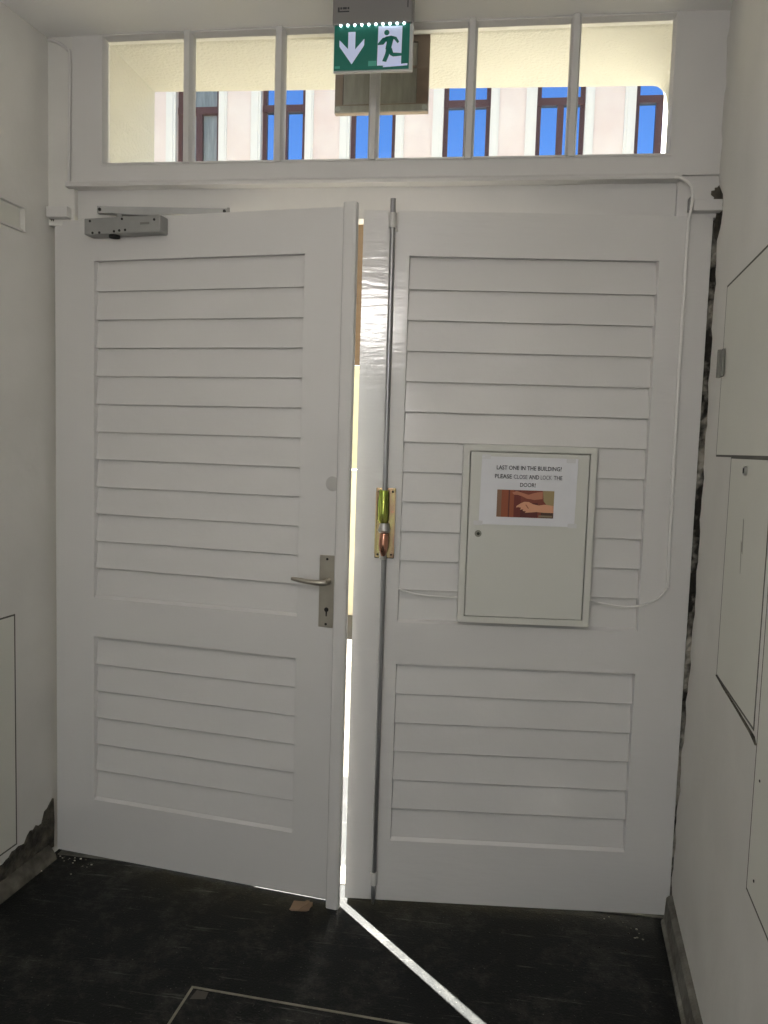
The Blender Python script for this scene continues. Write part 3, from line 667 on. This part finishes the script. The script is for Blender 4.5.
# ------------------------------------------------------------------ floor details
# mat well frame sunk in the floor: corner (.752,-.593), edge towards (1.338,-.629)
mf = empty('floor_mat_well', (.752, -.593, 0), math.atan2(-.036, .586)); tag(mf, 'dark recessed mat well with thin worn metal edge in the black floor', 'mat well')
bm = bmesh.new(); W_, D_ = 1.05, 1.0
box(bm, 0, W_, -.007, 0, -.01, .0035); box(bm, 0, .007, -D_, -.007, -.01, .0035); box(bm, W_ - .007, W_, -D_, -.007, -.01, .0035); box(bm, .007, W_ - .007, -D_, -D_ + .007, -.01, .0035)
obj('metal_edge', bm, BRASSF, mf)
obj('mat_plate', bxm(.007, W_ - .007, -D_ + .007, -.007, -.01, .0018), FLOOR2, mf)
bm = bmesh.new(); prism(bm, [(.02, -.012), (.055, -.012), (.058, -.04), (.016, -.05)], lambda u, v, d: (u, v, .0018 + d), .0006); obj('worn_patch', bm, mat('worn_patch', (.07, .062, .05), .7), mf)
# bit of cardboard at the foot of the left leaf
t = empty('cardboard_scrap', (.95, -.155, .0)); tag(t, 'small folded brown cardboard scrap on the floor under the left door edge', 'scrap')
bm = bmesh.new(); hexa(bm, [(-.012, -.03, 0), (.035, -.025, 0), (.05, .01, 0), (-.015, .01, 0), (-.02, -.03, .003), (.045, -.025, .004), (.05, .01, .014), (-.015, .01, .012)])
hexa(bm, [(-.02, -.03, .003), (.012, -.028, .003), (.04, .008, .016), (.030, .008, .016), (-.02, -.03, .006), (.012, -.028, .006), (.04, .008, .019), (.030, .008, .019)])
obj('flap', bm, CARD, t)
# crumbs of plaster in the corners
crumbs = bmesh.new(); r_ = random.Random(5)
for k in range(44):
    if k < 28: x, y = r_.uniform(0, .16), -abs(r_.gauss(0, .06)) - .01
    else: x, y = 2.09 - abs(r_.gauss(0, .05)), -r_.uniform(.02, .2)
    s = r_.uniform(.001, .0035); bmesh.ops.create_icosphere(crumbs, subdivisions=1, radius=s, matrix=Matrix.Translation((x, y, s * .6)) @ Matrix.Diagonal((1.3, 1, .7, 1)))
o = obj('plaster_crumbs', crumbs, MASON); tag(o, 'loose crumbs of plaster in the floor corners beside the doors', 'debris'); o['kind'] = 'stuff'

# ------------------------------------------------------------------ made-up globe lamps behind the camera, added to light the corridor
for k, (x, y) in enumerate(((1.2, -2.35), (.85, -4.4))):
    t = empty('added_lamp', (x, y, ZC)); tag(t, 'made-up opal globe lamp added under the corridor ceiling ' + ('nearest the doors' if k == 0 else 'nearest the back door'), 'lamp')
    bm = bmesh.new(); tube(bm, [(0, 0, 0), (0, 0, -.02), (0, 0, -.035)], [.06, .055, .02], 24); obj('ceiling_rose', bm, FRAME, t, smooth=True)
    bm = bmesh.new(); tube(bm, [(0, 0, -.03), (0, 0, -.46)], .006, 10); obj('stem', bm, STEELG, t, smooth=True)
    bm = bmesh.new(); bmesh.ops.create_uvsphere(bm, u_segments=28, v_segments=16, radius=.13, matrix=Matrix.Translation((0, 0, -.58))); obj('globe', bm, LAMPM, t, smooth=True)

# ------------------------------------------------------------------ street and the building across
struct(obj('floor_street', bxm(-25, 25, .74, 13, -.3, -.15), PAVE))
FY = 13.0
struct(obj('wall_added', bxm(-14, 14, 5.0, 5.25, -.15, 1.30, .02), CREAMF))  # made-up low wall, added to cover shaded pavement in the door gap
B = empty('apartment_building', (0, FY, -.15)); tag(B, 'pink rendered building with brown windows and white surrounds across the street', 'building')
def W(bm):
    for v in bm.verts: v.co -= Vector((0, FY, -.15))
    return bm
wins = [-8.56, -6.76, -4.97, -3.22, -1.44, .36, 2.11, 3.91, 5.72, 7.52]; WW = .89
lv = [(3.1, 5.25, 'low'), (6.35, 8.95, 'high')]
bm = bmesh.new(); xs_ = [-14] + [q for x in wins for q in (x, x + WW)] + [14]
for k in range(0, len(xs_), 2): box(bm, xs_[k], xs_[k + 1], FY, FY + .5, 5.9, 9.5)
for x in wins: box(bm, x, x + WW, FY, FY + .5, 5.9, 6.35); box(bm, x, x + WW, FY, FY + .5, 8.95, 9.5)
obj('upper_wall', W(bm), PINK, B)
bm = bmesh.new()
for k in range(0, len(xs_), 2): box(bm, xs_[k], xs_[k + 1], FY, FY + .5, -.15, 5.87)
for x in wins: box(bm, x, x + WW, FY, FY + .5, -.15, 3.1); box(bm, x, x + WW, FY, FY + .5, 5.85, 5.87)
obj('ground_floor_wall', W(bm), CREAMF, B)
obj('string_course', W(bxm(-14, 14, FY - .1, FY + .4, 5.87, 5.95)), WHITEF, B)
for wi, x in enumerate(wins):
    bm = bmesh.new()
    for a in ((x - .20, x), (x + WW, x + WW + .16)):
        box(bm, a[0], a[1], FY - .05, FY + .02, 6.2, 9.1)
        box(bm, (a[0] + a[1]) / 2 - .05, (a[0] + a[1]) / 2 + .05, FY - .075, FY - .04, 6.25, 9.05)
    box(bm, x - .25, x + WW + .22, FY - .09, FY + .02, 9.1, 9.3); box(bm, x - .22, x + WW + .2, FY - .1, FY + .02, 6.1, 6.2)
    obj('window_surround', W(bm), WHITEF, B)
    y0, y1 = FY + .10, FY + .17; b_ = .085
    bm = bmesh.new()
    box(bm, x, x + b_, y0, y1, 6.35, 8.95); box(bm, x + WW - b_, x + WW, y0, y1, 6.35, 8.95); box(bm, x, x + WW, y0, y1, 6.35, 6.43); box(bm, x, x + WW, y0, y1, 8.87, 8.95)
    box(bm, x, x + WW, y0 - .03, y1, 8.02, 8.15); box(bm, x + WW / 2 - .06, x + WW / 2 + .06, y0 - .02, y1, 6.35, 8.1)
    wf = obj('window', W(bm), WINB, B)
    pm = SKYPANE
    obj('pane', W(bxm(x + b_, x + WW - b_, y1 - .03, y1 - .02, 6.43, 8.87)), GLASS if wi == 2 else pm, wf)
    if wi == 2: obj('curtain', W(bxm(x + .05, x + WW - .05, y1 + .03, y1 + .05, 6.4, 8.9)), CURT, wf)
    bm = bmesh.new(); box(bm, x + .02, x + WW / 2 - .01, FY + .05, FY + .1, 3.12, 5.84); box(bm, x + WW / 2 + .01, x + WW - .02, FY + .05, FY + .1, 3.12, 5.84)
    obj('shutter', W(bm), SHUT, B)
